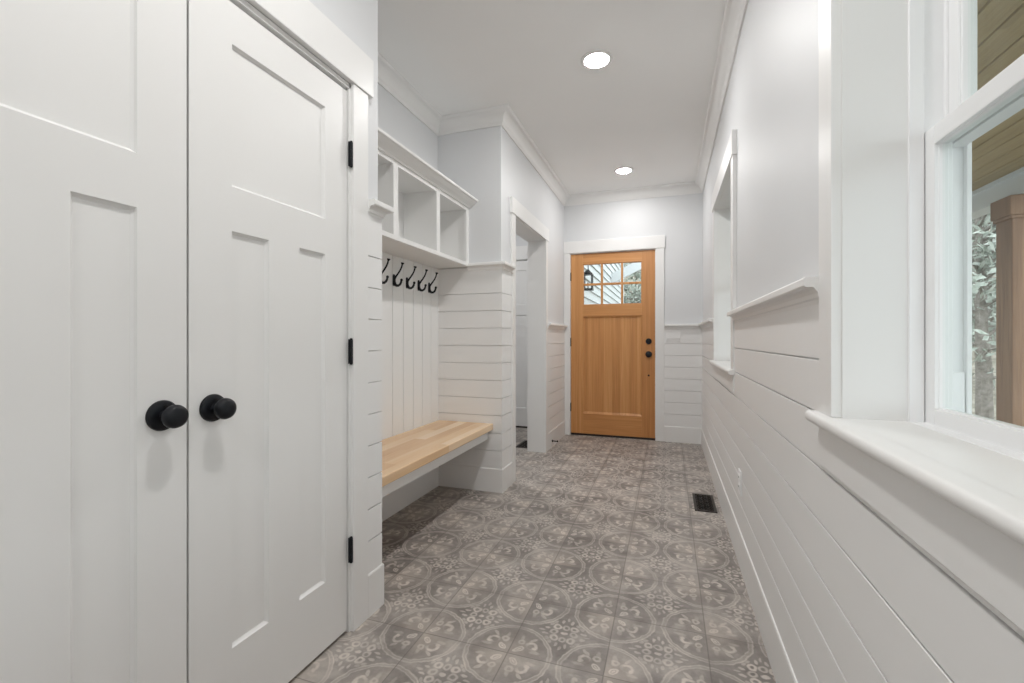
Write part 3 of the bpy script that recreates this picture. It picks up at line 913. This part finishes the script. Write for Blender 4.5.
# ------------------------------------------------------------------ outside: porch, siding, ground, trees
mb = MB()
nx, ny = 24, 28
X0, X1, Y0, Y1 = -14.0, 34.0, -12.0, 44.0
def gz(x, y):
    d = max(0.0, math.hypot(max(0, x - 4.0), max(0, y - 9.0)) - 3.0)
    return -0.42 + 0.06 * d + 0.30 * max(0.0, d - 9.0) + 0.10 * math.sin(x * 0.9) * math.cos(y * 0.7)
vs = []; fs = []
for i in range(nx + 1):
    for j in range(ny + 1):
        x = X0 + (X1 - X0) * i / nx; y = Y0 + (Y1 - Y0) * j / ny
        vs.append((x, y, gz(x, y)))
for i in range(nx):
    for j in range(ny):
        k = i * (ny + 1) + j
        fs.append((k, k + ny + 1, k + ny + 2, k + 1))
mb.add(vs, fs)
gr = mb.build('ground', M['litter'], smooth=True)
tag(gr, 'leaf strewn ground rising beyond the porch', 'ground', kind='structure')

PXX = 2.64
dk = MB().box(0.57, 2.95, -2.0, 5.6, -0.16, -0.10)
for k in range(17): dk.box(0.57 + k * 0.14, 0.57 + k * 0.14 + 0.135, -2.0, 5.6, -0.10, -0.075)
tag(dk.build('porch_floor', M['deck']), 'grey board floor of the porch outside the windows', 'porch', kind='structure')
mb = MB().box(0.50, 3.05, -2.2, 6.2, 2.46, 2.52)
for k in range(18):
    xk = 0.52 + k * 0.14
    c = 0.006
    mb.add([(xx, yy, zz) for yy in (-2.2, 6.2) for xx, zz in ((xk, 2.46), (xk + c, 2.44), (xk + 0.14 - c, 2.44), (xk + 0.14, 2.46))],
           [(0, 1, 5, 4), (1, 2, 6, 5), (2, 3, 7, 6), (3, 2, 1, 0), (4, 5, 6, 7)])
tag(mb.build('porch_ceiling', M['plank']), 'brown stained plank ceiling of the porch', 'porch ceiling', kind='structure')
bmx = empty('porch_beam', (PXX + 0.1, 2.0, 2.25), 'white porch beam resting on the brown timber post', 'beam')
MB().box(PXX + 0.02, PXX + 0.18, -2.1, 6.1, 2.25, 2.44).build('beam_face', M['siding'], bmx, bevel=0.003)
MB().box(PXX, PXX + 0.20, -2.1, 6.1, 2.405, 2.44).build('top_moulding', M['siding'], bmx, bevel=0.003)


def porch_post(y, label):
    r = empty('porch_post', (PXX + 0.1, y + 0.1, -0.075), label, 'post', 'timber porch posts')
    MB().box(PXX, PXX + 0.195, y, y + 0.195, -0.075, 2.11).build('shaft', M['post'], r, bevel=0.006)
    MB().box(PXX - 0.025, PXX + 0.220, y - 0.025, y + 0.220, 2.09, 2.25).build('cap', M['post'], r, bevel=0.006)
    MB().box(PXX - 0.014, PXX + 0.209, y - 0.014, y + 0.209, 2.065, 2.09).build('collar', M['post'], r, bevel=0.004)
    MB().box(PXX - 0.02, PXX + 0.215, y - 0.02, y + 0.215, -0.075, 0.08).build('plinth', M['post'], r, bevel=0.006)


porch_post(4.79, 'brown square timber porch post outside the near window')

# wing of the house beyond the front door: lap siding
wing = empty('wall_wing', (-1.20, 8.5, 0), 'white lap sided house wing seen through the front door panes', 'wall', kind='structure')
mb = MB()
mb.box(-1.40, -1.075, 5.40, 11.4, -0.5, 3.1)
z = -0.4
while z < 3.05:
    mb.add([(xx, yy, zz) for yy in (5.40, 11.4) for xx, zz in ((-1.076, z), (-1.045, z), (-1.066, z + 0.128), (-1.076, z + 0.128))],
           [(0, 1, 5, 4), (1, 2, 6, 5), (2, 3, 7, 6), (3, 2, 1, 0), (4, 5, 6, 7)])
    z += 0.128
mb.build('lap_siding', M['siding'], wing)
mb = MB().box(-1.42, -1.035, 11.4, 11.52, -0.5, 3.1); mb.build('corner_board', M['siding'], wing)
mb = MB()
xa, za, xb, zb = -1.05, 2.16, 0.60, 2.95
mb.add([(xa, yy, za) for yy in (9.0, 9.06)] + [(xb, yy, zb) for yy in (9.0, 9.06)] + [(xb, yy, zb + 0.20) for yy in (9.0, 9.06)] + [(xa, yy, za + 0.20) for yy in (9.0, 9.06)],
       [(0, 2, 4, 6), (7, 5, 3, 1), (0, 1, 3, 2), (2, 3, 5, 4), (4, 5, 7, 6), (6, 7, 1, 0)])
mb.build('rake_board', M['siding'], wing)

lt = empty('wall_lantern', (-1.045, 5.72, 2.02), 'black hanging lantern seen through the left front door pane', 'lantern')
lx, ly = -0.955, 5.72
MB().lathe([(0.045, 0), (0.045, 0.01), (0.02, 0.018)], (-1.056, ly, 2.06), (1, 0, 0), 20).build('back_plate', M['black'], lt, smooth=True)
MB().tube([(-1.05, ly, 2.06), (-1.01, ly, 2.085), (-0.97, ly, 2.08), (lx, ly, 2.05), (lx, ly, 1.955)], 0.006, 8).build('arm', M['black'], lt, smooth=True)
mb = MB().lathe([(0.012, 1.965), (0.030, 1.95), (0.075, 1.915), (0.078, 1.905)], (lx, ly, 0), (0, 0, 1), 4)
mb.build('roof', M['black'], lt)
mb = MB()
w = 0.05
for sx in (-1, 1):
    for sy in (-1, 1): mb.box(lx + sx * w - 0.006, lx + sx * w + 0.006, ly + sy * w - 0.006, ly + sy * w + 0.006, 1.715, 1.91)
mb.box(lx - w - 0.01, lx + w + 0.01, ly - w - 0.01, ly + w + 0.01, 1.70, 1.72); mb.box(lx - w - 0.008, lx + w + 0.008, ly - w - 0.008, ly + w + 0.008, 1.895, 1.91)
mb.build('cage', M['black'], lt)
MB().lathe([(0.012, 1.72), (0.012, 1.79), (0.004, 1.82)], (lx, ly, 0), (0, 0, 1), 12).build('candle', M['siding'], lt, smooth=True)


def tree(x, y, h, rnd, label, leafy, low=0.15):
    zb = gz(x, y) - 0.1
    r = empty('tree', (x, y, zb), label, 'tree', 'trees beyond the porch')
    mb = MB(); tips = []
    top = Vector((x + rnd.uniform(-.5, .5), y + rnd.uniform(-.5, .5), zb + h))
    tr = [Vector((x, y, zb)).lerp(top, t) + Vector((rnd.uniform(-.06, .06), rnd.uniform(-.06, .06), 0)) * h * 0.2 * t for t in (0, .2, .4, .6, .8, 1)]
    mb.tube(tr, [0.028 * h * (1 - 0.16 * k) for k in range(6)], 8)
    for k in range(34):
        t = rnd.uniform(low, 0.98); i = min(4, int(t * 5)); p = tr[i].lerp(tr[i + 1], t * 5 - i)
        a = rnd.uniform(0, 2 * PI); L = h * rnd.uniform(.12, .24) * (1.15 - t * 0.6)
        q = p + Vector((math.cos(a), math.sin(a), rnd.uniform(.15, .8))) * L
        m_ = p.lerp(q, .5) + Vector((rnd.uniform(-.1, .1), rnd.uniform(-.1, .1), rnd.uniform(0, .15))) * L
        mb.tube([p, m_, q], [0.007 * h, 0.0045 * h, 0.0015 * h], 5)
        tips += [q, m_, p.lerp(q, .75)]
        for b in range(3):
            s = m_.lerp(q, rnd.random()); e = s + Vector((rnd.uniform(-1, 1), rnd.uniform(-1, 1), rnd.uniform(-.2, .8))) * L * .4
            mb.tube([s, e], [0.003 * h, 0.001 * h], 4); tips.append(e)
    mb.build('trunk', M['bark'], r)
    mb = MB()
    for k in range(leafy):
        c = rnd.choice(tips) + Vector((rnd.gauss(0, 1), rnd.gauss(0, 1), rnd.gauss(0, .8))) * h * 0.045
        u = Vector((rnd.gauss(0, 1), rnd.gauss(0, 1), rnd.gauss(0, 1))).normalized(); v = u.orthogonal().normalized()
        s = rnd.uniform(.012, .028) * h
        mb.add([c - u * s, c + v * s * .45, c + u * s, c - v * s * .45], [(0, 1, 2, 3)])
    mb.build('foliage', M['leaf'], r)


rnd = random.Random(11)
TREES = [(5.15, 10.0, 4.6, 'pale leafy tree nearest the porch post outside', 1700), (7.75, 15.0, 6.0, 'leafy tree up the slope behind the porch post', 1900),
         (11.0, 21.0, 8.0, 'tall tree furthest up the slope outside the near window', 2000),
         (-0.95, 13.6, 4.6, 'pale tree behind the right panes of the front door', 1700), (0.3, 18.0, 6.5, 'larger tree further off behind the front door panes', 1700)]
for x, y, h, lb, n in TREES: tree(x, y, h, rnd, lb, n)
